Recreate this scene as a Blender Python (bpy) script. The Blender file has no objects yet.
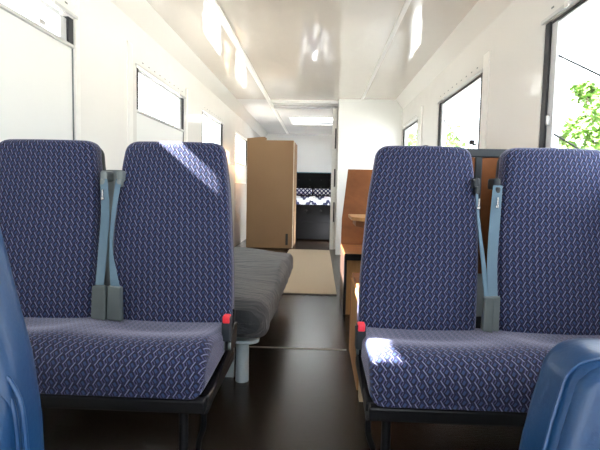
import bpy, bmesh, math, random
from mathutils import Vector, Matrix
R_ = random.Random(7)
sc = bpy.context.scene
COL = sc.collection
PI = math.pi

# ------------------------------------------------------------------ materials
class NT:
    """tiny helper for writing node expressions"""
    def __init__(s, name):
        s.m = bpy.data.materials.new(name); s.m.use_nodes = True
        s.t = s.m.node_tree; s.t.nodes.clear()
        s.out = s.t.nodes.new('ShaderNodeOutputMaterial')
    def n(s, kind, **kw):
        nd = s.t.nodes.new(kind)
        for k, v in kw.items(): setattr(nd, k, v)
        return nd
    def put(s, sock, v):
        if isinstance(v, bpy.types.NodeSocket): s.t.links.new(v, sock)
        else: sock.default_value = v
    def ma(s, op, a, b=None, c=None, clamp=False):
        nd = s.n('ShaderNodeMath', operation=op, use_clamp=clamp)
        s.put(nd.inputs[0], a)
        if b is not None: s.put(nd.inputs[1], b)
        if c is not None: s.put(nd.inputs[2], c)
        return nd.outputs[0]
    def mix(s, f, a, b):
        nd = s.n('ShaderNodeMix', data_type='RGBA')
        s.put(nd.inputs[0], f); s.put(nd.inputs[6], a); s.put(nd.inputs[7], b)
        return nd.outputs[2]
    def noise(s, vec, scale, detail=2, rough=.5, dist=0):
        nd = s.n('ShaderNodeTexNoise'); s.put(nd.inputs['Vector'], vec)
        nd.inputs['Scale'].default_value = scale; nd.inputs['Detail'].default_value = detail
        nd.inputs['Roughness'].default_value = rough; nd.inputs['Distortion'].default_value = dist
        return nd.outputs['Fac']
    def obj(s): return s.n('ShaderNodeTexCoord').outputs['Object']
    def scale(s, vec, v):
        nd = s.n('ShaderNodeMapping'); s.put(nd.inputs[0], vec); nd.inputs['Scale'].default_value = v
        return nd.outputs[0]
    def bump(s, h, strength, dist=.01):
        nd = s.n('ShaderNodeBump'); s.put(nd.inputs['Height'], h)
        nd.inputs['Strength'].default_value = strength; nd.inputs['Distance'].default_value = dist
        return nd.outputs[0]
    def bsdf(s, color, rough=.5, metal=0, spec=.5, normal=None, **kw):
        nd = s.n('ShaderNodeBsdfPrincipled')
        s.put(nd.inputs['Base Color'], color if isinstance(color, bpy.types.NodeSocket) else (*color, 1))
        s.put(nd.inputs['Roughness'], rough); s.put(nd.inputs['Metallic'], metal)
        nd.inputs['Specular IOR Level'].default_value = spec
        if normal is not None: s.put(nd.inputs['Normal'], normal)
        for k, v in kw.items(): s.put(nd.inputs[k.replace('_', ' ')], v)
        s.t.links.new(nd.outputs[0], s.out.inputs[0])
        return s.m

def plain(name, color, rough=.5, metal=0, spec=.5, var=.06, nscale=30, bump=0, **kw):
    t = NT(name); c = t.obj(); f = t.noise(c, nscale, 3)
    a = tuple(min(1, x * (1 - var)) for x in color) + (1,); b = tuple(min(1, x * (1 + var)) for x in color) + (1,)
    nrm = t.bump(f, bump) if bump else None
    return t.bsdf(t.mix(f, a, b), rough, metal, spec, nrm, **kw)

def moquette():
    t = NT('moquette')
    uv = t.n('ShaderNodeTexCoord').outputs['UV']
    sep = t.n('ShaderNodeSeparateXYZ'); t.put(sep.inputs[0], uv)
    wob = t.noise(uv, 60, 1)
    u = t.ma('ADD', sep.outputs[0], t.ma('MULTIPLY', wob, .003)); v = sep.outputs[1]
    def wrap(x, c, w):
        q = t.ma('ADD', t.ma('DIVIDE', t.ma('SUBTRACT', x, c), w), 100.5)
        return t.ma('MULTIPLY', t.ma('SUBTRACT', t.ma('FRACT', q), .5), w)
    def stroke(cx, cy, W, H, ang, hl, hw):
        x, y = wrap(u, cx, W), wrap(v, cy, H)
        c, s = math.cos(math.radians(ang)), math.sin(math.radians(ang))
        a = t.ma('ABSOLUTE', t.ma('ADD', t.ma('MULTIPLY', x, c), t.ma('MULTIPLY', y, s)))
        b = t.ma('ABSOLUTE', t.ma('SUBTRACT', t.ma('MULTIPLY', y, c), t.ma('MULTIPLY', x, s)))
        d = t.ma('MAXIMUM', t.ma('DIVIDE', a, hl), t.ma('DIVIDE', b, hw))
        return t.ma('MULTIPLY', t.ma('SUBTRACT', 1.15, d), 4, clamp=True)
    W, H = MW, MH
    col = (.0075, .009, .021, 1)
    def lay(c, colr, *ms):
        f = ms[0]
        for q in ms[1:]: f = t.ma('MAXIMUM', f, q)
        return t.mix(f, c, colr)
    A, B = 0, W / 2
    # blue blobs between the columns, zigzag of short purple returns, long pale strokes
    col = lay(col, (.032, .062, .150, 1), stroke(A + W / 4, -.22 * H, W, H, -58, 0.00570, 0.00365), stroke(B + W / 4, .28 * H, W, H, -58, 0.00570, 0.00365))
    col = lay(col, (.014, .020, .066, 1), stroke(A - .0075, 0, W, H, 57, 0.00874, 0.00192), stroke(B - .0075, H / 2, W, H, 57, 0.00874, 0.00192))
    col = lay(col, (.060, .061, .148, 1), stroke(A - .002, H / 2, W, H, -60, 0.00736, 0.00192), stroke(B - .002, 0, W, H, -60, 0.00736, 0.00192),
              stroke(A + .0045, H / 2 + .003, W, H, -60, 0.00534, 0.00134), stroke(B + .0045, .003, W, H, -60, 0.00534, 0.00134))
    col = lay(col, (.18, .195, .31, 1), stroke(A, 0, W, H, 58, 0.01122, 0.00163), stroke(B, H / 2, W, H, 58, 0.01122, 0.00163))
    pile = t.noise(uv, 900, 2)
    col = t.mix(t.ma('MULTIPLY', pile, .35), col, (.02, .02, .065, 1))
    return t.bsdf(col, .85, 0, .25, t.bump(pile, .25, .002), Sheen_Weight=.42, Sheen_Roughness=.35, Sheen_Tint=(.82, .8, 1, 1))
MW, MH = .0455, .0272

def wood(name, a, b, vec_scale, rough=.5):
    t = NT(name); c = t.scale(t.obj(), vec_scale)
    f = t.noise(c, 3, 5, .6, 1.2); g = t.noise(c, 22, 3)
    f = t.ma('MULTIPLY', t.ma('SUBTRACT', t.ma('ADD', f, t.ma('MULTIPLY', g, .25)), .3), 1.6, clamp=True)
    return t.bsdf(t.mix(f, (*a, 1), (*b, 1)), rough, 0, .22)

def glass():
    t = NT('window_glass')
    tr = t.n('ShaderNodeBsdfTransparent'); gl = t.n('ShaderNodeBsdfGlossy'); gl.inputs['Roughness'].default_value = .02
    fr = t.n('ShaderNodeFresnel'); fr.inputs[0].default_value = 1.35
    mx = t.n('ShaderNodeMixShader'); geo = t.n('ShaderNodeNewGeometry'); t.put(mx.inputs[0], t.ma('MULTIPLY', fr.outputs[0], t.ma('SUBTRACT', 1.0, geo.outputs['Backfacing'])))
    t.t.links.new(tr.outputs[0], mx.inputs[1]); t.t.links.new(gl.outputs[0], mx.inputs[2]); t.t.links.new(mx.outputs[0], t.out.inputs[0])
    return t.m

def opal():
    t = NT('opal_acrylic')
    a = t.n('ShaderNodeBsdfTranslucent'); a.inputs[0].default_value = (.92, .94, .95, 1)
    b = t.n('ShaderNodeBsdfDiffuse'); b.inputs[0].default_value = (.85, .87, .88, 1)
    mx = t.n('ShaderNodeMixShader'); mx.inputs[0].default_value = .25
    t.t.links.new(a.outputs[0], mx.inputs[1]); t.t.links.new(b.outputs[0], mx.inputs[2]); t.t.links.new(mx.outputs[0], t.out.inputs[0])
    return t.m

def laminate(name, col, rough, wav, spec=.5):
    t = NT(name); c = t.obj()
    w = t.noise(t.scale(c, (1, .55, 1)), 2.3, 2, .5, .6)
    return t.bsdf(col, rough, 0, spec, t.bump(w, wav, .05))

def floor_mat():
    t = NT('floor_vinyl'); c = t.obj()
    f = t.noise(c, 7, 5, .65); g = t.noise(t.scale(c, (9, 60, 9)), 3, 3)
    col = t.mix(f, (.011, .0074, .0056, 1), (.021, .0145, .011, 1))
    r = t.ma('ADD', t.ma('MULTIPLY', f, .05), t.ma('ADD', t.ma('MULTIPLY', g, .05), .19))
    return t.bsdf(col, r, 0, .20, t.bump(g, .14, .004))

def coir():
    t = NT('mat_weave'); c = t.obj(); g = t.noise(c, 260, 2); f = t.noise(c, 6, 3)
    col = t.mix(g, (.31, .245, .175, 1), (.46, .38, .29, 1)); col = t.mix(t.ma('MULTIPLY', f, .25), col, (.40, .33, .25, 1))
    return t.bsdf(col, .95, 0, .1, t.bump(g, .4, .004))

def cardboard():
    t = NT('cardboard'); c = t.obj(); f = t.noise(c, 3, 3); g = t.noise(t.scale(c, (120, 120, 4)), 1.5, 2)
    col = t.mix(f, (.285, .178, .098, 1), (.335, .212, .122, 1)); col = t.mix(t.ma('MULTIPLY', g, .15), col, (.24, .15, .085, 1))
    return t.bsdf(col, .8, 0, .2)

def futon_cloth():
    t = NT('futon_cloth'); c = t.obj(); f = t.noise(t.scale(c, (1.2, 7, 3)), 3.5, 4, .55, .8); g = t.noise(c, 300, 2)
    col = t.mix(g, (.026, .029, .034, 1), (.047, .051, .058, 1))
    return t.bsdf(col, .8, 0, .3, t.bump(f, .55, .03), Sheen_Weight=.2)

def check_cloth(name, kind):
    t = NT(name); uv = t.n('ShaderNodeTexCoord').outputs['UV']
    sep = t.n('ShaderNodeSeparateXYZ'); t.put(sep.inputs[0], uv)
    u, v = sep.outputs[0], sep.outputs[1]
    if kind == 'check':
        a = t.ma('FRACT', t.ma('ADD', t.ma('MULTIPLY', t.ma('ADD', u, v), 11), 50)); b = t.ma('FRACT', t.ma('ADD', t.ma('MULTIPLY', t.ma('SUBTRACT', u, v), 11), 50))
        f = t.ma('MULTIPLY', t.ma('GREATER_THAN', a, .45), t.ma('GREATER_THAN', b, .45))
    else:
        z = t.ma('ABSOLUTE', t.ma('SUBTRACT', t.ma('FRACT', t.ma('ADD', t.ma('MULTIPLY', u, 3.1), 50)), .5))
        f = t.ma('FRACT', t.ma('ADD', t.ma('ADD', t.ma('MULTIPLY', v, .55), t.ma('MULTIPLY', z, 1.3)), 50))
        f = t.ma('GREATER_THAN', f, .35)
    return t.bsdf(t.mix(f, (.02, .025, .09, 1), (.72, .73, .78, 1)), .8, 0, .2)

def leaf_mat():
    t = NT('leaf'); c = t.obj(); f = t.noise(c, 3, 3)
    return t.bsdf(t.mix(f, (.045, .12, .02, 1), (.17, .27, .06, 1)), .6, 0, .3, None, Subsurface_Weight=0.0)

M = dict(
    moq=moquette(),
    wall=laminate('white_laminate', (.885, .872, .845), .09, .10),
    panel=laminate('white_panel', (.85, .86, .845), .35, .05),
    cove=laminate('cove_laminate', (.86, .845, .805), .2, .06),
    ceil=laminate('ceiling_laminate', (.72, .67, .605), .045, .16, .8),
    ceilw=laminate('white_ceiling', (.86, .86, .85), .22, .08),
    trim=plain('white_trim', (.86, .85, .82), .35),
    alu=plain('aluminium', (.62, .62, .62), .38, .75),
    sash=plain('sash_metal', (.60, .62, .64), .4, .3),
    rubber=plain('black_rubber', (.014, .014, .02), .5),
    glass=glass(), floor=floor_mat(), mat=coir(), card=cardboard(), futon=futon_cloth(),
    matedge=plain('mat_edge', (.05, .042, .035), .9),
    strip=plain('joint_strip', (.22, .19, .16), .4, .3),
    black=plain('black_paint', (.006, .0065, .008), .4, 0, .25),
    shell=plain('grey_shell', (.15, .175, .18), .5),
    shelldark=plain('dark_shell', (.018, .024, .030), .55),
    belt=plain('belt_webbing', (.075, .14, .20), .55, bump=.1, nscale=400),
    sleeve=plain('belt_sleeve', (.085, .105, .11), .6),
    chrome=plain('chrome', (.45, .45, .45), .2, 1),
    red=plain('red_button', (.75, .03, .05), .4),
    cream=plain('cream_timber', (.62, .50, .34), .6),
    paint=plain('pale_grey_paint', (.42, .50, .54), .35),
    vinyl=plain('blue_vinyl', (.0065, .040, .118), .36, 0, .36, .10, 160, .06),
    vinylp=plain('blue_vinyl_piping', (.008, .044, .128), .36, 0, .36),
    ply=wood('orange_plywood', (.17, .058, .020), (.29, .108, .036), (1, 4, 1.2)),
    plyl=wood('pale_plywood', (.40, .19, .072), (.55, .31, .13), (6, 6, 1)),
    plye=plain('plywood_edge', (.60, .42, .23), .5),
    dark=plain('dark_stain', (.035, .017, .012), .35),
    tuft=plain('charcoal_fabric', (.007, .0075, .009), .95, 0, .12),
    tealtrim=plain('teal_piping', (.05, .20, .28), .6),
    check=check_cloth('navy_check', 'check'), chev=check_cloth('white_chevron', 'chev'),
    leaf=leaf_mat(), bark=plain('bark', (.14, .10, .07), .9), tape=plain('black_tape', (.02, .02, .02), .5),
    torn=plain('torn_edge', (.82, .72, .56), .9),
    ground=plain('dry_ground', (.40, .40, .37), .95, var=.2, nscale=2),
    acryl=opal(),
)

# ------------------------------------------------------------------ geometry helpers
class MB:
    def __init__(s): s.bm = bmesh.new(); s.uv = s.bm.loops.layers.uv.new('UVMap'); s.sm = False
    def box(s, x0, x1, y0, y1, z0, z1, bev=0, seg=2, rot=None, piv=None):
        vs = [s.bm.verts.new((x, y, z)) for x in (x0, x1) for y in (y0, y1) for z in (z0, z1)]
        fs = [s.bm.faces.new([vs[i] for i in f]) for f in ((0, 1, 3, 2), (4, 6, 7, 5), (0, 4, 5, 1), (2, 3, 7, 6), (0, 2, 6, 4), (1, 5, 7, 3))]
        allv = vs
        if bev:
            es = list({e for f in fs for e in f.edges})
            r = bmesh.ops.bevel(s.bm, geom=es, offset=bev, segments=seg, affect='EDGES', profile=.5)
            allv = list({v for f in r['faces'] for v in f.verts} | {v for v in vs if v.is_valid})
        if rot is not None:
            bmesh.ops.rotate(s.bm, verts=allv, cent=piv or (0, 0, 0), matrix=rot)
        return s
    def prism(s, pts, axis, a, b, bev=0):
        def mk(p, t): return {'x': (t, p[0], p[1]), 'y': (p[0], t, p[1]), 'z': (p[0], p[1], t)}[axis]
        A = [s.bm.verts.new(mk(p, a)) for p in pts]; B = [s.bm.verts.new(mk(p, b)) for p in pts]
        n = len(pts); fs = [s.bm.faces.new(A[::-1]), s.bm.faces.new(B)]
        for i in range(n): fs.append(s.bm.faces.new((A[i], A[(i + 1) % n], B[(i + 1) % n], B[i])))
        if bev:
            bmesh.ops.bevel(s.bm, geom=list({e for f in fs for e in f.edges}), offset=bev, segments=2, affect='EDGES', profile=.5)
        return s
    def rings(s, rings, us=None, vs=None, cap=True, closed=True):
        """loft closed rings of equal point count; us: u per point (len n+1), vs: v per ring"""
        V = [[s.bm.verts.new(p) for p in r] for r in rings]; n = len(rings[0]); s.sm = True
        for i in range(len(V) - 1):
            for j in range(n if closed else n - 1):
                k = (j + 1) % n
                f = s.bm.faces.new((V[i][j], V[i][k], V[i + 1][k], V[i + 1][j]))
                if us is not None:
                    for l, (a, b) in zip(f.loops, ((i, j), (i, j + 1), (i + 1, j + 1), (i + 1, j))):
                        l[s.uv].uv = (us[b], vs[a])
        if cap:
            for r, rev in ((V[0], True), (V[-1], False)):
                f = s.bm.faces.new(r[::-1] if rev else r)
                for l in f.loops: l[s.uv].uv = (l.vert.co.x, l.vert.co.y + (vs[0] if vs and rev else (vs[-1] if vs else 0)))
        return s
    def tube(s, pts, r, seg=10, rad=None):
        pts = [Vector(p) for p in pts]; rings = []
        up = None
        for i, p in enumerate(pts):
            d = ((pts[min(i + 1, len(pts) - 1)] - pts[max(i - 1, 0)])).normalized()
            if up is None: up = Vector((0, 0, 1)) if abs(d.z) < .9 else Vector((1, 0, 0))
            a = d.cross(up).normalized(); b = a.cross(d).normalized(); up = b
            rr = rad[i] if rad else r
            rings.append([p + (a * math.cos(2 * PI * j / seg) + b * math.sin(2 * PI * j / seg)) * rr for j in range(seg)])
        return s.rings(rings)
    def ribbon(s, pts, widths, th, wdir=(1, 0, 0)):
        """flat band along pts; width along wdir (or list), thickness th"""
        rings = []
        for i, p in enumerate(pts):
            p = Vector(p); w = Vector(wdir[i] if isinstance(wdir, list) else wdir).normalized()
            d = (Vector(pts[min(i + 1, len(pts) - 1)]) - Vector(pts[max(i - 1, 0)])).normalized()
            nn = d.cross(w).normalized(); hw = widths[i] / 2
            rings.append([p - w * hw - nn * th / 2, p + w * hw - nn * th / 2, p + w * hw + nn * th / 2, p - w * hw + nn * th / 2])
        s.rings(rings); s.sm = False
        return s
    def sphere(s, c, r, sx=1, sy=1, sz=1, seg=12):
        g = bmesh.ops.create_uvsphere(s.bm, u_segments=seg, v_segments=max(6, seg // 2), radius=r)
        for v in g['verts']: v.co = Vector((v.co.x * sx + c[0], v.co.y * sy + c[1], v.co.z * sz + c[2]))
        s.sm = True; return s
    def quad(s, pts):
        s.bm.faces.new([s.bm.verts.new(p) for p in pts]); return s
    def build(s, name, mat, parent=None, smooth=None, sub=0, recalc=True, autosm=True):
        if recalc: bmesh.ops.recalc_face_normals(s.bm, faces=s.bm.faces)
        me = bpy.data.meshes.new(name); s.bm.to_mesh(me); s.bm.free()
        me.materials.append(mat)
        sm = s.sm if smooth is None else smooth
        if sm:
            for p in me.polygons: p.use_smooth = True
            if autosm:
                me.set_sharp_from_angle(angle=math.radians(42))
        o = bpy.data.objects.new(name, me); COL.objects.link(o)
        if parent: o.parent = parent
        if sub:
            md = o.modifiers.new('Subsurf', 'SUBSURF'); md.levels = sub; md.render_levels = sub
        return o

def tag(o, label, cat, group=None, kind=None):
    o['label'] = label; o['category'] = cat
    if group: o['group'] = group
    if kind: o['kind'] = kind
    return o
def thing(name, loc, label, cat, group=None, rz=0, kind=None):
    o = bpy.data.objects.new(name, None); COL.objects.link(o); o.location = loc; o.rotation_euler = (0, 0, rz)
    o.empty_display_size = .1
    return tag(o, label, cat, group, kind)
def catmull(P, n):
    out = []
    P = [Vector(p) for p in P]
    for i in range(len(P) - 1):
        a, b, c, d = P[max(i - 1, 0)], P[i], P[i + 1], P[min(i + 2, len(P) - 1)]
        for k in range(n):
            t = k / n
            out.append(.5 * ((2 * b) + (c - a) * t + (2 * a - 5 * b + 4 * c - d) * t * t + (3 * b - a - 3 * c + d) * t ** 3))
    out.append(P[-1]); return out
def lerp_tab(tab, x):
    for (x0, *a), (x1, *b) in zip(tab, tab[1:]):
        if x <= x1 or (x1, *b) == tab[-1]:
            t = (x - x0) / (x1 - x0); return [p + (q - p) * t for p, q in zip(a, b)]
def smooth_tab(tab, x):
    i = max(j for j in range(len(tab) - 1) if x >= tab[j][0] or j == 0)
    g = lambda k: tab[min(max(k, 0), len(tab) - 1)]
    t = (x - g(i)[0]) / (g(i + 1)[0] - g(i)[0])
    out = []
    for c in range(1, len(tab[0])):
        a, b, cc, d = g(i - 1)[c], g(i)[c], g(i + 1)[c], g(i + 2)[c]
        out.append(.5 * (2 * b + (cc - a) * t + (2 * a - 5 * b + 4 * cc - d) * t * t + (3 * b - a - 3 * cc + d) * t ** 3))
    return out
def rrect(hw, y0, y1, r, nf=9, na=4, bulge=0, br=None):
    """closed plan section: front at y0 (towards the viewer), back y1; starts at the middle of the back"""
    br = r if br is None else br
    pts = []
    def arc(cx, cy, rr, a0, a1):
        for k in range(na + 1):
            a = math.radians(a0 + (a1 - a0) * k / na); pts.append((cx + rr * math.cos(a), cy + rr * math.sin(a)))
    pts.append((0, y1))
    arc(-hw + br, y1 - br, br, 90, 180)
    arc(-hw + r, y0 + r, r, 180, 270)
    for k in range(1, nf):
        t = k / nf * 2 - 1; pts.append((t * (hw - r), y0 - bulge * (1 - t * t)))
    arc(hw - r, y0 + r, r, 270, 360)
    arc(hw - br, y1 - br, br, 0, 90)
    return pts
def pad(tab, R, thick, r, steps=16, bulge=.01, creases=(), z_off=(0, 0), arc_n=6, bottom_r=.02, depth_off=0):
    """upholstered back: tab rows (z, centre_x, half_width, front_y); rounded top corners of radius R"""
    z0, z1 = tab[0][0], tab[-1][0]; rows = []
    for k in range(3):                                            # rounded bottom edge
        a = PI / 2 * (k / 3); cx, hw, y = smooth_tab(tab, z0)
        d = bottom_r * (1 - math.sin(a)); rows.append((z0 - bottom_r * math.cos(a) * .5, cx, hw - d, y + d, max(.01, thick - 2 * d)))
    for k in range(steps + 1):
        z = z0 + (z1 - R - z0) * k / steps; cx, hw, y = smooth_tab(tab, z)
        for cz, dep, wid in creases: y += dep * math.exp(-((z - cz) / wid) ** 2)
        rows.append((z, cx, hw, y, thick))
    for k in range(1, arc_n + 1):
        a = PI / 2 * k / arc_n; z = z1 - R + R * math.sin(a); cx, hw, y = smooth_tab(tab, z)
        d = R * (1 - math.cos(a)); q = (1 - math.cos(a)) ** 2.0
        rows.append((z, cx, max(.02, hw - d), y + thick * .33 * q, thick * (1 - .66 * q)))
    rings = []; vs = []; acc = 0; prev = None; us = None
    for (z, cx, hw, y, th) in rows:
        rr = min(r, th * .48, hw * .6)
        ring = [Vector((cx + px, py, z)) for px, py in rrect(hw + depth_off, y, y + th, rr, bulge=bulge)]
        rings.append(ring); q = Vector((0, y, z))
        if prev is not None: acc += (q - prev).length
        prev = q; vs.append(acc)
        if us is None and len(rings) == 8:
            us = [0]
            for j in range(len(ring)): us.append(us[-1] + (ring[(j + 1) % len(ring)] - ring[j]).length)
            off = us[len(ring) // 2]; us = [x - off for x in us]
    return rings, us, vs

# ------------------------------------------------------------------ the coach shell
XL, XR, YF, YB, ZC = -1.30, 1.10, -1.7, 10.95, 2.15
TH = .06
LW = [(1.30, 2.52, .98, 1.758), (3.37, 4.56, .98, 1.73), (5.24, 6.38, .98, 1.73), (7.30, 8.52, .98, 1.73), (9.7, 10.2, .98, 1.73)]
RW = [(1.22, 2.51, .98, 1.745), (3.42, 4.66, .98, 1.735), (5.62, 6.62, .98, 1.735), (-.95, .55, .98, 1.745)]
def holed_wall(name, x, out, holes, label):
    mb = MB(); ys = sorted({YF - TH, YB + TH, *[h[i] for h in holes for i in (0, 1)]}); zs = sorted({-.02, ZC + .03, *[h[i] for h in holes for i in (2, 3)]})
    for a, b in zip(ys, ys[1:]):
        for c, d in zip(zs, zs[1:]):
            if any(h[0] <= a and b <= h[1] and h[2] <= c and d <= h[3] for h in holes): continue
            for xx in (x, x + out): mb.quad([(xx, a, c), (xx, b, c), (xx, b, d), (xx, a, d)])
    for (a, b, c, d) in holes:
        for p, q in (((a, c), (b, c)), ((b, c), (b, d)), ((b, d), (a, d)), ((a, d), (a, c))):
            mb.quad([(x, *p), (x, *q), (x + out, *q), (x + out, *p)])
    for (p, q) in (((ys[0], zs[0]), (ys[-1], zs[0])), ((ys[-1], zs[0]), (ys[-1], zs[-1])), ((ys[-1], zs[-1]), (ys[0], zs[-1])), ((ys[0], zs[-1]), (ys[0], zs[0]))):
        mb.quad([(x, *p), (x, *q), (x + out, *q), (x + out, *p)])
    bmesh.ops.remove_doubles(mb.bm, verts=mb.bm.verts, dist=1e-5)
    o = mb.build(name, M['wall'], recalc=True); return tag(o, label, 'wall', kind='structure')
holed_wall('wall_left', XL, -TH, LW, 'glossy white coach side wall behind the pair of seats with the boarded windows')
holed_wall('wall_right', XR, TH, RW, 'glossy white coach side wall with the open dark framed windows')
mb = MB(); mb.box(XL - .06, XR + .06, YF - .06, YB + .06, -.06, 0); tag(mb.build('floor', M['floor']), 'dark brown vinyl floor running down the coach aisle', 'floor', kind='structure')
# ceiling, with the roof hatch opening
HX0, HX1, HY0, HY1 = -.54, .20, 8.45, 9.25
def ceil(name, y0, y1, mat, label, hole=None):
    mb = MB(); xs = [XL + .10, XR - .10]; ys = [y0, y1]
    if hole: xs = [xs[0], hole[0], hole[1], xs[1]]; ys = [y0, hole[2], hole[3], y1]
    for i in range(len(xs) - 1):
        for j in range(len(ys) - 1):
            if hole and i == 1 and j == 1: continue
            mb.box(xs[i], xs[i + 1], ys[j], ys[j + 1], ZC, ZC + .03)
    return tag(mb.build(name, mat), label, 'ceiling', kind='structure')
ceil('ceiling', YF, 6.82, M['ceil'], 'glossy beige ceiling of the coach reflecting the windows')
ceil('ceiling_back', 6.82, YB, M['ceilw'], 'white ceiling over the rear sleeping area', (HX0, HX1, HY0, HY1))
for i, (a, b, l) in enumerate(((XL, XL + .10, 'sloping white cove between left wall and ceiling'), (XR, XR - .10, 'sloping white cove between right wall and ceiling'))):
    mb = MB(); s = 1 if b > a else -1
    mb.prism([(a, 2.02), (b, ZC), (b, ZC + .03), (a - s * .001, ZC + .03)], 'y', YF, YB)
    tag(mb.build('trim_%d' % (i + 1), M['cove']), l, 'trim', kind='structure')
mb = MB(); mb.box(-.775, -.722, YF, YB, ZC - .018, ZC, .004)
tag(mb.build('trim_3', M['trim']), 'pale metal joint rail along the ceiling above the left seats', 'trim', kind='structure')
mb = MB(); mb.box(.53, .565, YF, 6.74, ZC - .012, ZC, .003)
tag(mb.build('trim_4', M['trim']), 'narrow white joint rail along the ceiling above the right seats', 'trim', kind='structure')
for i, (y0, y1, d) in enumerate(((6.82, 6.90, .03), (7.28, 7.36, .035))):
    mb = MB(); mb.box(-.722, .225, y0, y1, ZC - d, ZC, .004)
    tag(mb.build('trim_%d' % (5 + i), M['alu' if i else 'trim']), ('white' if not i else 'grey') + ' batten across the ceiling before the rear area', 'trim', kind='structure')
# rear wall
mb = MB(); mb.box(XL, XR, YB, YB + TH, 0, ZC + .03); mb.box(XL, XR, YB - .012, YB, ZC - .03, ZC)
tag(mb.build('wall_back', M['ceilw']), 'white rear wall above the dark bed', 'wall', kind='structure')
# partition on the right
mb = MB(); mb.prism([(.235, 0), (XR, 0), (XR, 2.02), (XR - .1, ZC), (.235, ZC)], 'y', 6.70, 6.75)
tag(mb.build('wall_partition', M['panel']), 'white partition panel behind the dinette', 'wall', kind='structure')
mb = MB(); mb.box(.225, .255, 7.30, 8.6, 0, ZC); tag(mb.build('wall_cubicle', M['wall']), 'white side wall of the rear cubicle', 'wall', kind='structure')
dj = thing('door_1', (0, 0, 0), 'white doorway post beside the rear sleeping area', 'door frame', kind='structure')
mb = MB(); mb.box(.165, .225, 7.28, 7.33, 0, ZC, .004); mb.build('door_post', M['trim'], dj)
for z0, z1 in ((1.52, 1.82), (.95, 1.22), (.42, .72)):
    mb = MB(); mb.box(.205, .225, 7.255, 7.28, z0, z1, .003); mb.build('gap_shade_strip', M['rubber'], dj)  # black strips standing in for the shade in the gaps beside the post
# front of the coach, behind the viewer: windscreen wall
mb = MB()
for b in ((XL, XR, -.02, 1.0), (XL, XR, 1.98, ZC + .03)): mb.box(b[0], b[1], YF - TH, YF, b[2], b[3])
for b in ((XL, XL + .1), (XR - .1, XR), (-.13, -.07)): mb.box(b[0], b[1], YF - TH, YF, 1.0, 1.98)
tag(mb.build('wall_front', M['wall']), 'white front bulkhead around the windscreen', 'wall', kind='structure')
wsn = thing('window_9', (0, YF - .03, 0), 'two piece windscreen at the front of the coach', 'window', kind='structure')
for a, b in ((XL + .1, -.13), (-.07, XR - .1)):
    mb = MB(); mb.box(a, b, -.004, .004, 1.0, 1.98); mb.build('pane', M['glass'], wsn)

# wall trims: vertical cover strips
for i, (x, y0, y1, z0, z1, l) in enumerate((
        (XL, 3.20, 3.29, 0, 1.86, 'white cover strip on left wall before the second window'), (XL, 2.52, 2.565, 0, 2.0, 'white cover strip at the end of the first boarded window'),
        (XR, 3.28, 3.40, 0, 1.84, 'white cover strip on right wall before the second open window'), (XR, 5.35, 5.42, 0, 1.84, 'white cover strip before the farthest right window'),
        (XL, 4.60, 4.66, 0, 1.84, 'white cover strip after the second boarded window'))):
    mb = MB(); s = 1 if x < 0 else -1; a, b = sorted((x, x + s * .008))
    mb.box(a, b, y0, y1, z0, z1, .003); tag(mb.build('trim_%d' % (10 + i), M['trim']), l, 'trim', kind='structure')
mb = MB(); mb.box(XL, XL + .03, 5.2, 7.12, 0, 1.235, .006); tag(mb.build('trim_16', M['panel']), 'white lining board along the lower left wall before the cardboard box', 'trim', kind='structure')

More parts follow.
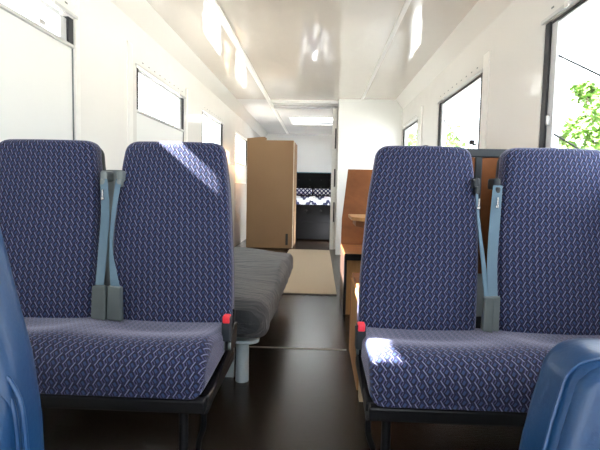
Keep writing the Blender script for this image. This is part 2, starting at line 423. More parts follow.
# ------------------------------------------------------------------ windows
def window(idx, x, hole, label, slit=None, stays=False, latch_y=None, track=True, screws=True):
    s = 1 if x < 0 else -1            # inward direction
    y0, y1, z0, z1 = hole
    w = thing('window_%d' % idx, (x, 0, 0), label, 'window', kind='structure')
    zl = slit if slit else z0
    def bx(mb, d0, d1, a, b, c, d, bev=.003):   # depths measured outwards from the wall face
        p, q = sorted((-s * d0, -s * d1)); mb.box(p, q, a, b, c, d, bev); return mb
    # outer rubber frame seen at the far end and the top
    mb = MB(); bx(mb, .004, .055, y1 - .05, y1, zl, z1); bx(mb, .004, .055, y0, y0 + .05, zl, z1)
    if s < 0: bx(mb, .012, .055, y0 + .05, y1 - .05, z1 - .014, z1)
    mb.build('rubber_frame', M['rubber'], w)
    mb = MB(); g = .05
    bx(mb, .014, .050, y1 - g - .06, y1 - g, zl + .006, z1 - .012); bx(mb, .02, .048, y0 + g, y0 + g + .035, zl + .006, z1 - .012)
    bx(mb, .016, .050, y0 + g + .035, y1 - g - .06, z1 - .022, z1 - (.014 if s < 0 else 0)); bx(mb, .016, .050, y0 + g + .035, y1 - g - .06, zl, zl + .008)
    mb.build('sash_frame', M['sash'], w)
    mb = MB(); bx(mb, .030, .036, y0 + g + .035, y1 - g - .06, zl + .008, z1 - .022, 0); mb.build('pane', M['glass'], w)
    if slit:
        mb = MB(); bx(mb, .012, .05, y0 + .001, y1 - .001, z0, slit - .012, .002); mb.build('blind_panel', M['panel'], w)
        mb = MB(); bx(mb, .006, .0115, y1 - .009, y1 - .001, z0, slit - .014, .001); mb.build('gasket', M['shell'], w)
        mb = MB(); bx(mb, -.004, .03, y0, y1 - .004, slit - .014, slit + .004, .004); mb.build('sill_bar', M['alu'], w)
    if track:
        mb = MB(); bx(mb, -.012, 0, y0 - .02, y1 + .02, z1 + .004, z1 + .022, .003); mb.build('curtain_track', M['alu'], w)
        mb = MB(); bx(mb, -.02, -.008, y0 + (y1 - y0) * .80, y0 + (y1 - y0) * .80 + .03, z1 - .004, z1 + .026, .003); mb.build('track_clip', M['trim'], w)
    if screws:
        me = None
        for k in range(9):
            yy = y0 + .12 + (y1 - y0 - .2) * k / 8
            if me is None:
                mb = MB(); mb.box(-.002 if s < 0 else 0, 0 if s < 0 else .002, -.012, .012, -.004, .004); o = mb.build('screw_slot', M['shell'], w); me = o.data
            else:
                o = bpy.data.objects.new('screw_slot', me); COL.objects.link(o); o.parent = w
            o.location = (s * .0005, yy, z1 + .055)
    if latch_y is not None:
        mb = MB(); bx(mb, -.006, .02, latch_y, latch_y + .05, (slit or z0) + .012, (slit or z0) + .036, .004); mb.build('latch', M['alu'], w)
    if stays:
        for za, zb in stays:
            mb = MB(); mb.tube([(-s * .028, y1 - .09, za), (-s * .028, y1 - .09 - .62, zb)], .0045, 8); mb.build('stay_rod', M['rubber'], w)
            mb = MB(); mb.sphere((-s * .026, y1 - .085, za), .011); mb.build('stay_pivot', M['rubber'], w)
        mb = MB(); bx(mb, .004, .03, y1 - .08, y1 - .06, 1.24, 1.29, .004); mb.build('latch', M['alu'], w)
    return w
window(1, XL, LW[0], 'narrow open slit of glass above the first boarded window panel', 1.622, latch_y=2.2)
mb = MB(); mb.box(-.052, -.008, 1.56, 1.815, 1.628, 1.74, .003); mb.build('sun_blocker', M['rubber'], bpy.data.objects['window_1'])  # added block, out of view, cutting off part of the sun beam
window(2, XL, LW[1], 'bright slit window above a white board, behind the left aisle seat', 1.435)
window(3, XL, LW[2], 'third slit window on the left wall past the aisle seat', 1.34)
window(4, XL, LW[3], 'last left window partly hidden by the cardboard box', 1.3)
window(11, XL, LW[4], 'unseen side window added to brighten the rear bed area, behind the cardboard box', 1.62)  # hidden opening added to let more light into the rear
window(5, XR, RW[0], 'largest right window with stay rods and green tree outside', stays=[(1.575, 1.27), (1.20, .96)])
window(6, XR, RW[1], 'second right window with dark rubber frame above the seat backs', stays=[(1.58, 1.3)])
window(7, XR, RW[2], 'small far right window beside the white partition')
window(8, XR, RW[3], 'front right window beside the blue vinyl seat', screws=False)
mb = MB(); mb.box(-.05, -.02, 3.46, 3.50, 1.245, 1.275, .006); mb.box(-.03, -.005, 3.47, 3.485, 1.235, 1.25, .003)
o = mb.build('window_catch', M['rubber'], bpy.data.objects['window_6'])
hat = thing('window_10', (0, 0, ZC), 'bright translucent roof hatch over the rear area', 'roof hatch', kind='structure')
mb = MB()
for b in ((HX0 - .03, HX1 + .03, HY0 - .03, HY0), (HX0 - .03, HX1 + .03, HY1, HY1 + .03), (HX0 - .03, HX0, HY0, HY1), (HX1, HX1 + .03, HY0, HY1)): mb.box(*b, -.012, .06)
mb.build('hatch_frame', M['trim'], hat)
mb = MB(); mb.box(HX0, HX1, HY0, HY1, .05, .056); mb.build('hatch_dome', M['acryl'], hat)

# ------------------------------------------------------------------ double coach seats
def double_seat(cx, m, label):
    """m=+1: aisle on +x side; m=-1: mirrored. Local y=0 is the front of the cushion."""
    t = thing('double_seat', (cx, 1.29, 0), label, 'coach seat', 'pairs of patterned coach seats')
    # cushion
    prof = catmull([(.455, .318), (.20, .312), (.012, .308), (-.004, .322), (-.006, .35), (.000, .385), (.018, .415), (.052, .439), (.10, .451), (.16, .447), (.24, .433), (.33, .420), (.41, .412), (.45, .41), (.462, .395), (.462, .34), (.455, .318)], 3)[:-1]
    xs0, xs1 = (-.497, .462) if m > 0 else (-.490, .449)
    cyc, czc = .23, .375
    xs = []
    for k in range(5): xs.append((xs0 + .035 * (1 - math.cos(PI / 2 * k / 4)) if k else xs0, k / 4))
    n = 36
    for k in range(1, n): xs.append((xs0 + .035 + (xs1 - xs0 - .07) * k / n, 1))
    for k in range(4, -1, -1): xs.append((xs1 - .035 * (1 - math.cos(PI / 2 * k / 4)), k / 4))
    rings = []
    for x, q in xs:
        ins = .034 * (1 - math.sin(PI / 2 * q)); ring = []
        for y, z in prof:
            f = max(0, min(1, (z - .40) / .03)); mid = max(0, 1 - abs(y - .26) / .24)
            dish = 0
            for c in (-.275, .235): dish += max(0, 1 - ((x - c) / .2) ** 2)
            dz = -.013 * dish * mid * f + .008 * max(0, 1 - abs(x + .02) / .07) * f * mid
            dy = .006 * max(0, 1 - abs(x + .02) / .04) * (1 if y < .05 else 0)
            yy = y + dy; zz = z + dz
            yy += ins * max(-1, min(1, (cyc - yy) / .19)); zz += ins * max(-1, min(1, (czc - zz) / .06))
            ring.append(Vector((m * x, yy, zz)))
        rings.append(ring)
    vacc = [0]
    for j in range(len(prof)): vacc.append(vacc[-1] + (Vector(prof[(j + 1) % len(prof)]) - Vector(prof[j])).length)
    mb = MB(); V = [[mb.bm.verts.new(p) for p in r] for r in rings]; L = len(prof); uacc = [x for x, q in xs]
    for i in range(len(V) - 1):
        for j in range(L):
            f = mb.bm.faces.new((V[i][j], V[i][(j + 1) % L], V[i + 1][(j + 1) % L], V[i + 1][j]))
            for l, (a, b) in zip(f.loops, ((i, j), (i, j + 1), (i + 1, j + 1), (i + 1, j))): l[mb.uv].uv = (m * uacc[a], m * vacc[b])
    for r in (V[0], V[-1]):
        f = mb.bm.faces.new(r)
        for l in f.loops: l[mb.uv].uv = (l.vert.co.y * 1.6, l.vert.co.z * 1.6)
    mb.sm = True; mb.build('seat_cushion', M['moq'], t)
    # backs
    for kind in (0, 1):
        if kind == 0: tab = [(.40, .243, .218, .415), (.55, .236, .219, .442), (.70, .226, .217, .478), (.89, .217, .206, .522), (1.0, .211, .193, .552), (1.078, .208, .185, .575)]
        else: tab = [(.40, -.284, .222, .415), (.55, -.290, .224, .442), (.70, -.294, .222, .478), (.89, -.300, .216, .522), (1.0, -.312, .204, .552), (1.078, -.318, .198, .575)] if m > 0 else [(.40, -.272, .217, .415), (.55, -.275, .219, .442), (.70, -.277, .216, .478), (.89, -.284, .206, .522), (1.0, -.291, .195, .552), (1.078, -.294, .189, .575)]
        if m > 0 and kind == 0: tab = [(z, c - .008, h + .008, y) for z, c, h, y in tab]
        if m < 0 and kind == 0: tab = [(z, c - .005, h - .006, y) for z, c, h, y in tab]
        tab = [(z, m * c, h, y) for z, c, h, y in tab]
        rings, us, vs = pad(tab, .044, .100, .030, bulge=.012, creases=((.80, .005, .012), (.585, .004, .012)))
        b = MB().rings(rings, [-m * q for q in us], vs).build('backrest', M['moq'], t)
        # moulded plastic shell behind the upholstery
        tab2 = [(z - .01 if z > 1 else z, c, h - .006, y + .082) for z, c, h, y in tab]
        rings, us, vs = pad(tab2, .050, .055, .022, bulge=0)
        MB().rings(rings, us, vs).build('shell', M['shelldark'], b)
        if m > 0: continue
        mb = MB(); c = tab[-1][1]; hx = c - m * .02
        mb.tube(catmull([(hx - .016, .66, 1.045), (hx - .015, .66, 1.074), (hx - .008, .66, 1.082), (hx + .008, .66, 1.082), (hx + .015, .66, 1.074), (hx + .016, .66, 1.045)], 4), .004, 8)
        mb.build('grab_handle', M['black'], b)
    # grey filler panel low between the backs, belt guides, belts with boots
    gx = -.018 if m > 0 else .018
    mb = MB(); rot = Matrix.Rotation(math.radians(-11), 3, 'X'); mb.box(gx - (.15 if m > 0 else .055), gx + .055, .535, .56, .45, 1.005 if m > 0 else .62, .004, rot=Matrix.Rotation(math.radians(-12.5), 3, 'X'), piv=(0, .42, .40))
    mb.build('centre_panel', M['shell'], t)
    GX = (-.050, .014) if m > 0 else (-.022, .052)
    for x in GX:
        mb = MB()
        mb.box(x - .013, x + .013, .510, .585, .915, .957, .009, 3); mb.box(x - .010, x + .010, .50, .53, .895, .925, .006)
        mb.build('belt_guide', M['shelldark' if m < 0 else 'shell'], t)
    X3 = (1, 0, 0)
    if m > 0:
        spec = [([(-.046, .508, .925), (-.024, .470, .80), (-.015, .425, .66), (-.004, .372, .53)], [.028, .032, .032, .030], [X3] * 4, 0, 0, .028),
                ([(.012, .508, .925), (.010, .465, .80), (.018, .42, .68), (.038, .39, .60), (.060, .366, .52)], [.022, .016, .011, .022, .036], [X3, (1, .5, 0), (.6, 1, 0), (1, .4, 0), X3], .055, -.004, .028)]
    else:
        spec = [([(-.024, .508, .915), (-.022, .475, .80), (-.016, .43, .67), (-.012, .376, .54)], [.010, .010, .016, .024], [(1, .3, 0)] * 4, -.012, 0, .019),
                ([(.052, .508, .930), (.036, .475, .80), (.016, .425, .66), (.006, .372, .53)], [.034, .038, .036, .032], [X3] * 4, .010, .003, .020)]
    for i, (p, wd, wdir, x, lift, hw) in enumerate(spec):
        P = catmull(p, 5); W = [lerp_tab([(k, v) for k, v in enumerate(wd)], q / 5)[0] for q in range(len(P))]
        D = [Vector(wdir[min(int(q / 5), len(wdir) - 1)]).lerp(Vector(wdir[min(int(q / 5) + 1, len(wdir) - 1)]), (q % 5) / 5) for q in range(len(P))]
        b = MB().ribbon(P, W, .003, D).build('seat_belt', M['belt'], t)
        mb = MB()
        mb.prism([(x - hw, .428 + lift), (x + hw - .003, .422 + lift), (x + hw * .85, .545 + lift), (x - hw * .8, .545)], 'y', .352 + .005 * i, .378 + .005 * i, .004)
        mb.build('belt_sleeve', M['sleeve'], b)
        if (i == 0) == (m > 0) or m < 0:
            mb = MB(); q = P[3]
            mb.box(q[0] - .008, q[0] + .004, q[1] - .020, q[1] - .012, q[2] - .012, q[2], .003); mb.box(q[0] - .004, q[0] + .002, q[1] - .020, q[1] - .014, q[2], q[2] + .028, .001)
            mb.build('belt_tongue', M['chrome'], b)
    # aisle buckle
    x = m * (.472 if m > 0 else .452)
    bz = 0 if m > 0 else -.012
    k = MB(); k.box(x - .016, x + .016, .275, .312, .385 + bz, .470 + bz, .006, 3); bk = k.build('buckle', M['shelldark'], t)
    k = MB(); k.box(x - .012, x + .012, .271, .306, .448 + bz, .474 + bz, .004, 2); k.build('buckle_button', M['red'], bk)
    k = MB(); k.tube([(x - m * .03, .30, .362), (x + m * .012, .30, .362)], .013, 12); k.build('buckle_bolt', M['shell'], t)
    k = MB(); k.box(x - .005, x + .005, .285, .312, .35, .395, .002); k.build('buckle_stalk', M['black'], t)
    # frame: front and back rails, side rails
    e0 = .468 if m > 0 else .450
    k = MB(); fx = sorted((m * -.495, m * e0))
    k.box(fx[0], fx[1], -.004, .032, .266, .306, .006); k.box(fx[0], fx[1], .42, .45, .27, .306, .006)
    for xx in (m * -.482, m * (e0 - .006)):
        k.box(xx - .013, xx + .013, .03, .42, .27, .306, .006)
    k.prism([(-.004, .27), (.02, .27), (.46, .33), (.47, .40), (.44, .40), (.30, .35)], 'x', *sorted((m * e0, m * (e0 + .008))))
    k.box(fx[0], fx[1], .46, .475, .31, .45, .003)
    k.build('seat_frame', M['black'], t)
    for xx in (m * .395, m * -.40):
        k = MB(); k.tube([(xx, .045, .268), (xx, .045, .006)], .0135, 14); k.box(xx - .04, xx + .04, .01, .08, 0, .007, .002); k.box(xx - .03, xx + .03, .02, .07, .258, .268, .002)
        k.build('leg', M['black'], t)
        e = xx + (m * .045 if xx * m > 0 else -m * .045)
        k = MB(); k.tube(catmull([(e, .10, .27), (e, .105, .20), (e - m * .004, .11, .165), (e - m * .022, .13, .11), (e - m * .03, .15, .04), (e - m * .03, .15, .006)], 5), .009, 10)
        k.box(e - m * .03 - .022, e - m * .03 + .022, .125, .175, 0, .007, .002)
        k.build('brace', M['black'], t)
    return t
sl = double_seat(-.775, 1, 'pair of blue patterned coach seats by the boarded left windows, sunlight on one top corner')
sr = double_seat(.60, -1, 'pair of blue patterned coach seats on the right with sunlit cushion corner')

# ------------------------------------------------------------------ blue vinyl front seats
def vinyl_seat(name, cx, y, tab, R, inset, ptop, label, cush_z, thick=.13, fold=False):
    t = thing(name, (cx, y, 0), label, 'vehicle seat', 'blue vinyl front seats')
    rings, us, vs = pad(tab, R, thick, .034, steps=18, bulge=.004, arc_n=10, bottom_r=.03)
    b = MB().rings(rings, us, vs).build('backrest', M['vinyl'], t)
    # inner panel, proud of the border, with piping along its seam
    zt = ptop
    tab2 = [(z, c, h - inset, yf - .012) for z, c, h, yf in tab if z < zt - .02]
    cx2, h2, y2 = smooth_tab(tab, zt); tab2.append((zt, cx2, h2 - inset, y2 - .012))
    rings, us, vs = pad(tab2, R * .85, .06, .022, steps=16, bulge=.012, arc_n=9, bottom_r=.02)
    MB().rings(rings, us, vs).build('centre_panel', M['vinyl'], b)
    if not fold:
        tab3 = [(z, c, h - .105, yf - .030) for z, c, h, yf in tab if z < zt - .18]
        cx3, h3, y3 = smooth_tab(tab, zt - .135); tab3.append((zt - .135, cx3, h3 - .105, y3 - .030))
        r3, u3, v3 = pad(tab3, .05, .05, .022, steps=12, bulge=.014, arc_n=7, bottom_r=.02)
        MB().rings(r3, u3, v3).build('lumbar_panel', M['vinyl'], b)
    # piping: follow the panel outline
    pts = []
    for r in rings[3:]:
        pts.append(min(r, key=lambda p: p.x) + Vector((-.001, -.004, 0)))
    top = rings[-1]
    left = pts; right = [Vector((2 * lerp_tab(tab2, min(max(p.z, tab2[0][0]), tab2[-1][0]))[0] - p.x, p.y, p.z)) for p in pts][::-1]
    for off in (0, .011):
        line = [p + Vector((-off, 0, off * .3)) for p in left] + [p + Vector((off, 0, off * .3)) for p in right]
        MB().tube(line, .0034, 8).build('piping', M['vinylp'], b)
    if fold:
        for k, (z, dx) in enumerate(((.655, 0), (.672, .012), (.69, .004))):
            c, h, yf = smooth_tab(tab, z)
            mb = MB(); x1 = c + h - .035
            P = catmull([(x1 + .008 - dx, yf + .004, z - .006), (x1 - .03, yf - .020, z + .002), (x1 - .07, yf - .030, z + .012), (x1 - .12, yf - .030, z + .010)], 4)
            mb.tube(P, .009, 8, [.003 + .006 * math.sin(PI * i / (len(P) - 1)) for i in range(len(P))]); mb.build('crease', M['vinyl'], b)
    z0 = tab[0][0]; c0, h0, y0 = tab[0][1], tab[0][2], tab[0][3]
    mb = MB(); mb.box(c0 - h0, c0 + h0, y0 - .44, y0 + .08, cush_z, cush_z + .13, .045, 4); mb.sm = True; cu = mb.build('seat_cushion', M['vinyl'], t)
    mb = MB(); mb.box(c0 - h0 + .03, c0 + h0 - .03, y0 - .38, y0 + .05, cush_z - .05, cush_z, .01); mb.build('seat_pan', M['black'], t)
    mb = MB(); mb.box(c0 - .14, c0 + .14, y0 - .30, y0 - .02, 0, cush_z - .05, .02); mb.build('pedestal', M['black'], t)
    return t
vinyl_seat('courier_seat', .64, .75, [(.28, 0, .300, -.075), (.40, 0, .287, -.040), (.447, 0, .279, -.022), (.533, 0, .252, .0), (.60, 0, .226, .018), (.640, 0, .212, .030)], .050, .010, .628,
           'blue vinyl seat with piped centre panel in the lower right corner', .15)
vinyl_seat('driver_seat', -.642, .60, [(.34, 0, .275, -.06), (.42, 0, .268, -.045), (.50, 0, .258, -.03), (.578, 0, .247, -.018), (.654, 0, .227, -.004), (.714, 0, .205, .006), (.758, 0, .188, .014), (.86, 0, .150, .035), (.93, 0, .125, .05)], .08, .004, .665,
           'blue vinyl seat with creased side bolster at the left edge', .19, thick=.10, fold=True)

# ------------------------------------------------------------------ futon on its platform
bf = thing('bed_platform', (-.75, 3.05, 0), 'low bed platform on pale grey pedestal legs under the futon', 'bed base')
mb = MB(); mb.box(-.53, .43, -.85, .90, .205, .225, .004); mb.build('platform_board', M['black'], bf)
for lx, ly in ((.405, -.865), (.40, .80), (-.45, -.865), (-.45, .80)):
    mb = MB(); mb.tube([(lx, ly, .0), (lx, ly, .19)], .031, 24); lg = mb.build('leg', M['paint'], bf)
    mb = MB(); mb.prism([(lx + .066 * math.cos(a) + .014, ly + .06 * math.sin(a)) for a in [2 * PI * k / 20 for k in range(20)]], 'z', .188, .206, .006); mb.build('leg_flange', M['paint'], lg)
    mb = MB(); q = -1
    mb.prism([(lx - .045, 0), (lx - .115, 0), (lx - .085, .13), (lx - .045, .14)], 'y', ly + .03, ly + .05); mb.build('leg_gusset', M['paint'], lg)
fut_rings = []
def futon():
    rows = []; x0, x1, y0, y1, z0, z1 = -1.26, -.205, 2.06, 3.98, .228, .405
    n = 40
    for k in range(n + 1):
        t = k / n; y = y0 + (y1 - y0) * t; e = min(t, 1 - t) * (y1 - y0)
        s = min(1, e / .07); ins = .06 * (1 - math.sqrt(max(0, 1 - (1 - s) ** 2)))
        rr = rrect((x1 - x0) / 2 - ins * .6, 0, 1, .3)  # unit shape reused below
        hw = (x1 - x0) / 2 - ins * .5 + R_.uniform(-.006, .006) - .012 * (1 - t); h = (z1 - z0) - ins * 1.1 + R_.uniform(-.004, .004); cx = (x0 + x1) / 2
        ring = []
        for px, py in rrect(hw, 0, h, .055, nf=9, na=5):
            zz = z0 + ins * .55 + (h - py) * 1.0
            top = (h - py) / h
            ring.append(Vector((cx + px, y, z0 + ins * .55 + (h - py) + top * .012 * math.sin(px * 9 + y * 5) * (1 if abs(px) < hw - .03 else .3) - top * .02 * max(0, px / hw) ** 2)))
        rows.append(ring)
    mb = MB().rings(rows); return mb.build('futon_mattress', M['futon'])
tag(futon(), 'dark grey rumpled futon mattress lying behind the left aisle seat', 'mattress')

# ------------------------------------------------------------------ floor mat, joint strip
mt = thing('floor_mat', (0, 0, 0), 'beige woven mat on the dark aisle floor', 'mat')
mb = MB(); mb.box(-.44, .165, 4.09, 7.12, .0005, .010, .003); mb.build('mat_pile', M['mat'], mt)
mb = MB(); mb.prism([(-.44, 4.09)] + [(-.44 + .605 * k / 24, 4.062 + .008 * math.sin(k * 1.9) + .004 * math.cos(k * 4.1)) for k in range(25)] + [(.165, 4.09)], 'z', .0005, .007); mb.build('mat_edge', M['matedge'], mt)
mb = MB(); mb.box(-1.28, .17, 2.655, 2.672, 0, .003); tag(mb.build('trim_20', M['strip']), 'thin joint line across the dark aisle floor', 'trim', kind='structure')

# ------------------------------------------------------------------ dinette
fb = thing('dinette_bench', (.19, 3.44, 0), 'orange plywood bench with tall back facing the viewer before the white partition', 'bench', 'plywood dinette benches')
mb = MB(); mb.box(0, .89, 0, .66, .42, .445, .003); mb.build('seat_board', M['ply'], fb)
mb = MB(); mb.box(-.004, .89, -.012, 0, .400, .447, .003); mb.build('nosing', M['black'], fb)
mb = MB(); mb.box(.012, .89, .012, .03, 0, .40); mb.build('front_panel', M['plyl'], fb)
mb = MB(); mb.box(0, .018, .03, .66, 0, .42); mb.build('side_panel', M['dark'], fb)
mb = MB(); mb.box(-.004, .016, -.006, .030, 0, .42, .004); mb.build('corner_post', M['black'], fb)
mb = MB()
pv = [(.0, .445), (.004, .66), (.05, 1.085), (.89, 1.085), (.89, .445)]
mb.prism(pv, 'y', .645, .665, .003)
for v in mb.bm.verts: v.co.y += (v.co.z - .445) * .18
mb.build('backrest', M['ply'], fb)
tb = thing('dinette_table', (.20, 2.9, 0), 'plywood table top between the two dinette benches', 'table')
mb = MB(); mb.prism([(.0, .10), (.05, 0), (.88, 0), (.88, .44), (.0, .44)], 'z', .715, .738, .003); mb.build('tabletop', M['plyl'], tb)
mb = MB(); mb.prism([(.03, .12), (.07, .03), (.85, .03), (.85, .40), (.03, .40)], 'z', .675, .7145, .003); mb.build('table_apron', M['ply'], tb)
mb = MB(); mb.box(.40, .46, .30, .36, 0, .675, .005); mb.build('leg', M['black'], tb)
nb = thing('dinette_bench', (.19, 2.02, 0), 'plywood bench backing onto the right hand pair of coach seats', 'bench', 'plywood dinette benches')
mb = MB(); mb.box(0, .89, .08, .64, .42, .445, .003); mb.build('seat_board', M['ply'], nb)
mb = MB(); mb.box(-.004, .015, .10, .64, 0, .42, .002); mb.build('side_panel', M['plyl'], nb)
mb = MB(); mb.box(-.006, .018, .62, .655, 0, .425, .003); mb.build('corner_post', M['ply'], nb)
mb = MB(); mb.box(-.002, .035, -.02, .03, 0, .43, .002); mb.build('back_post', M['cream'], nb)
mb = MB(); mb.box(.495, .89, .062, .08, .30, 1.052, .002); mb.build('backrest', M['ply'], nb)
mb = MB(); mb.prism([(.0, .30), (.465, .30), (.465, 1.052), (.075, 1.052), (.0, .60)], 'y', .062, .08, .002); mb.build('backrest', M['ply'], nb)
mb = MB(); mb.box(.09, .89, .055, .085, 1.053, 1.088, .004); mb.box(.466, .494, .055, .085, .30, 1.053, .004); mb.build('back_frame', M['shelldark'], nb)

# ------------------------------------------------------------------ cardboard box
cb = thing('cardboard_box', (-.75, 7.50, 0), 'tall brown cardboard box standing behind the futon', 'box', rz=math.radians(-1.5))
mb = MB(); mb.box(-.345, .352, -.30, .42, .008, 1.625, .006)
mb.build('carton', M['card'], cb)
mb = MB(); mb.prism([(-.345, 1.60), (-.05, 1.60), (-.055, 1.655), (-.085, 1.672), (-.20, 1.665), (-.345, 1.648)], 'y', -.306, -.300); mb.build('flap', M['card'], cb)
mb = MB(); z = .008; pts = []
for k in range(26):
    pts.append((-.302 + .06 + R_.uniform(-.02, .035), .01 + 1.6 * k / 25))
mb.prism([(-.302, .01)] + pts + [(-.302, 1.61)], 'x', .353, .358); mb.build('torn_strip', M['torn'], cb)
mb = MB(); mb.box(.255, .29, -.304, -.300, .06, .23); mb.build('hand_hole', M['tape'], cb)

# ------------------------------------------------------------------ rear bed
rb = thing('rear_bed', (-.18, 8.36, 0), 'dark charcoal bed with buttoned head and foot boards at the far end', 'bed')
def tufted(name, x0, x1, y, z0, z1, th, xs, zs):
    mb = MB(); nx, nz = 48, 16; V = []
    for j in range(nz + 1):
        row = []
        for i in range(nx + 1):
            x = x0 + (x1 - x0) * i / nx; z = z0 + (z1 - z0) * j / nz; d = 0
            for bx in xs:
                for bz in zs: d += math.exp(-(((x - bx) ** 2 + (z - bz) ** 2) / .0022))
            row.append(mb.bm.verts.new((x, y + .018 * min(1, d) , z)))
        V.append(row)
    for j in range(nz):
        for i in range(nx): mb.bm.faces.new((V[j][i], V[j][i + 1], V[j + 1][i + 1], V[j + 1][i]))
    mb.sm = True
    mb.box(x0, x1, y + .032, y + th, z0, z1, .004)
    hb = mb.build(name, M['tuft'], rb)
    for bx in xs:
        for bz in zs: MB().sphere((bx, y + .014, bz), .018, 1, .5, 1).build('button', M['black'], hb)
    return hb
hb = tufted('headboard', -.42, .46, 2.46, .30, 1.275, .09, [-.30, -.05, .20, .40], [.96, 1.12])
mb = MB(); mb.box(-.42, .46, 2.455, 2.56, 1.275, 1.292, .006); mb.build('piping', M['tealtrim'], hb)
tufted('footboard', -.42, .46, 0, .34, .64, .07, [-.30, -.05, .20, .40], [.54])
mb = MB(); mb.box(-.42, .46, .03, 2.45, .03, .34, .01); mb.build('bed_base', M['tuft'], rb)
mb = MB(); mb.box(-.41, .45, .10, 2.43, .345, .60, .05, 3); mb.sm = True; mb.build('bed_mattress', M['tuft'], rb)
# bedspread: draped sheet with thickness
mb = MB(); rows = []; us = []; N = 20
for k in range(25):
    t = k / 24; y = 8.50 + 2.0 * t
    z = .605 + .14 * t + .02 * math.sin(k * 1.1)
    rows.append((y, z))
V = []
for (y, z) in rows:
    V.append([Vector((-.58 + .85 * i / N, y, z + .006 * math.sin(i * 1.3 + y * 3))) for i in range(N + 1)])
for j in range(len(V) - 1):
    pass
vt = [[mb.bm.verts.new(p) for p in r] for r in V]
vb = [[mb.bm.verts.new((p.x, p.y, min(p.z - .03, .78) if False else .603)) for p in r] for r in V]
for j in range(24):
    for i in range(N):
        f = mb.bm.faces.new((vt[j][i], vt[j][i + 1], vt[j + 1][i + 1], vt[j + 1][i]))
        for l in f.loops: l[mb.uv].uv = (l.vert.co.x, l.vert.co.y)
        f = mb.bm.faces.new((vb[j][i], vb[j + 1][i], vb[j + 1][i + 1], vb[j][i + 1]))
for j in range(24):
    for i in (0, N): mb.bm.faces.new((vt[j][i], vt[j + 1][i], vb[j + 1][i], vb[j][i]))
for i in range(N):
    for j in (0, 24): mb.bm.faces.new((vt[j][i], vt[j][i + 1], vb[j][i + 1], vb[j][i]))
mb.sm = True
tag(mb.build('bedspread', M['chev']), 'white bedspread with navy chevrons on the rear bed', 'bedspread')
for i, (x0, x1, lab) in enumerate(((-.56, -.17, 'navy and white checked pillow nearer the cardboard box on the rear bed'), (-.15, .25, 'navy and white checked pillow nearer the doorway post on the rear bed'))):
    mb = MB(); rings = []; hw = (x1 - x0) / 2; us = None
    for k in range(13):
        a = PI * k / 12; z = .775 + .155 * (1 - math.cos(a)) / 2; th = .05 * math.sin(a) + .006; ww = hw * (.94 + .06 * math.sin(a))
        rings.append([Vector(((x0 + x1) / 2 + px, 10.60 + py, z)) for px, py in rrect(ww, -th, th, min(.03, th * .9), bulge=.008)])
    us = [0]
    for j in range(len(rings[6])): us.append(us[-1] + (rings[6][(j + 1) % len(rings[6])] - rings[6][j]).length)
    mb.rings(rings, us, [.155 * k / 12 * 1.4 for k in range(13)])
    tag(mb.build('pillow', M['check']), lab, 'pillow', 'checked pillows on the rear bed')

# ------------------------------------------------------------------ outside
mb = MB(); mb.box(-60, 60, -40, 80, -.75, -.70); tag(mb.build('ground', M['ground']), 'pale dry ground outside the coach', 'ground', kind='structure')
def tree(loc, clumps, nleaf, size, label, trunk_r=.06, zbase=-.70):
    t = thing('tree', loc, label, 'tree', 'trees outside the right windows')
    mb = MB(); rnd = random.Random(int(loc[1] * 100))
    for (cx, cy, cz, r) in clumps:
        for _ in range(nleaf):
            while True:
                p = Vector((rnd.uniform(-1, 1), rnd.uniform(-1, 1), rnd.uniform(-1, 1)))
                if p.length < 1: break
            c = Vector((cx, cy, cz)) + p * r
            d = Vector((rnd.uniform(-1, 1), rnd.uniform(-1, 1), rnd.uniform(-.8, .4))).normalized(); w = d.cross(Vector((rnd.uniform(-1, 1), rnd.uniform(-1, 1), 1))).normalized()
            L = size * rnd.uniform(.6, 1.3); W = L * .28
            mb.quad([c, c + d * L * .5 + w * W, c + d * L, c + d * L * .5 - w * W])
    f = mb.build('foliage', M['leaf'], t, recalc=False); f['kind'] = 'stuff'
    zb = zbase - loc[2]
    mb = MB(); mb.tube(catmull([(0, 0, zb), (.05, .03, zb * .4), (0, 0, .2)], 5), trunk_r, 10); tr = mb.build('trunk', M['bark'], t)
    for (cx, cy, cz, r) in clumps:
        mb = MB(); mb.tube(catmull([(.02, .01, min(0, cz) * .5), (cx * .5, cy * .5, cz * .5), (cx, cy, cz)], 4), trunk_r * .25, 6); mb.build('branch', M['bark'], t)
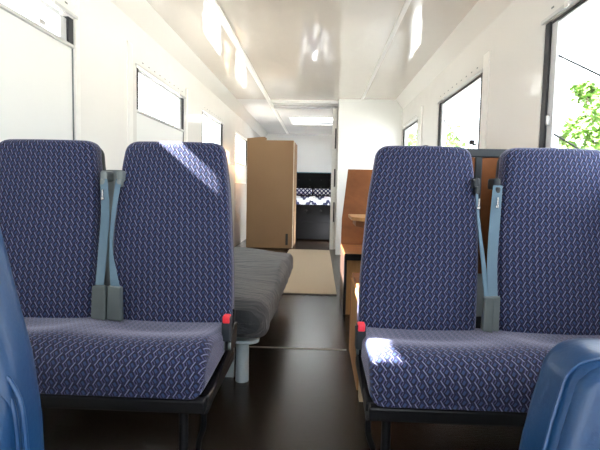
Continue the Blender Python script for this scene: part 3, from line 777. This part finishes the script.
tree((3.3, 5.75, 1.2), [(0, .1, .72, .24), (-.05, .25, .42, .28), (.1, -.1, .42, .30), (0, -.35, .62, .34), (.1, .2, .05, .4), (-.1, .62, .12, .30), (.05, -.5, .1, .5), (-.05, .45, 1.0, .12), (.1, -.5, 1.02, .25), (0, -.15, .2, .4), (0, 1.15, .42, .16), (.1, .95, .10, .28), (.05, .75, .62, .10)], 330, .10,
     'leafy green tree close outside the largest right window')
tree((5.2, 19.6, 2.4), [(0, 0, .6, .7), (.3, .8, .2, .6), (-.3, -.5, .0, .7), (.3, 1.6, .3, .7)], 160, .22, 'pale green tree beyond the second right window', .12)
tree((5.4, 29.0, 3.0), [(0, 0, .8, 1.1), (.4, 1.6, .3, 1.1), (-.2, -1.6, .6, 1.0), (0, 2.5, 1.6, .9)], 160, .34, 'distant tree seen through the small far window', .2)

# ------------------------------------------------------------------ light
wd = bpy.data.worlds.new('sky'); sc.world = wd; wd.use_nodes = True
nt = wd.node_tree; bg = nt.nodes['Background']
bg.inputs[0].default_value = (.86, .93, 1.0, 1); bg.inputs[1].default_value = 5.0
sun = bpy.data.lights.new('sun', 'SUN'); sun.energy = 85; sun.angle = math.radians(.7); sun.color = (1, .98, .95)
so = bpy.data.objects.new('sun', sun); COL.objects.link(so)
so.rotation_euler = Vector((1, -.04, -.825)).to_track_quat('-Z', 'Y').to_euler()

# ------------------------------------------------------------------ camera
cam = bpy.data.cameras.new('camera'); co = bpy.data.objects.new('camera', cam); COL.objects.link(co)
cam.sensor_width = 36; cam.lens = 480 / 600 * 36; cam.clip_start = .05; cam.clip_end = 300
Rv, Uv, Fv = Vector((.99891933, .0415205, .02088566)), Vector((-.0238672, .07266088, .99707109)), Vector((-.03988132, .99649207, -.07357334))
co.matrix_world = Matrix(((Rv.x, Uv.x, -Fv.x, 0), (Rv.y, Uv.y, -Fv.y, 0), (Rv.z, Uv.z, -Fv.z, .9), (0, 0, 0, 1)))
sc.camera = co
vs = sc.view_settings; sc.display_settings.display_device = 'sRGB'
vs.view_transform = 'Standard'; vs.look = 'None'; vs.gamma = 1; vs.exposure = 0.68; vs.use_curve_mapping = False
cy = sc.cycles
cy.use_denoising = True; cy.max_bounces = 16; cy.diffuse_bounces = 10; cy.glossy_bounces = 6; cy.transparent_max_bounces = 16
cy.sample_clamp_indirect = 8; cy.caustics_reflective = False
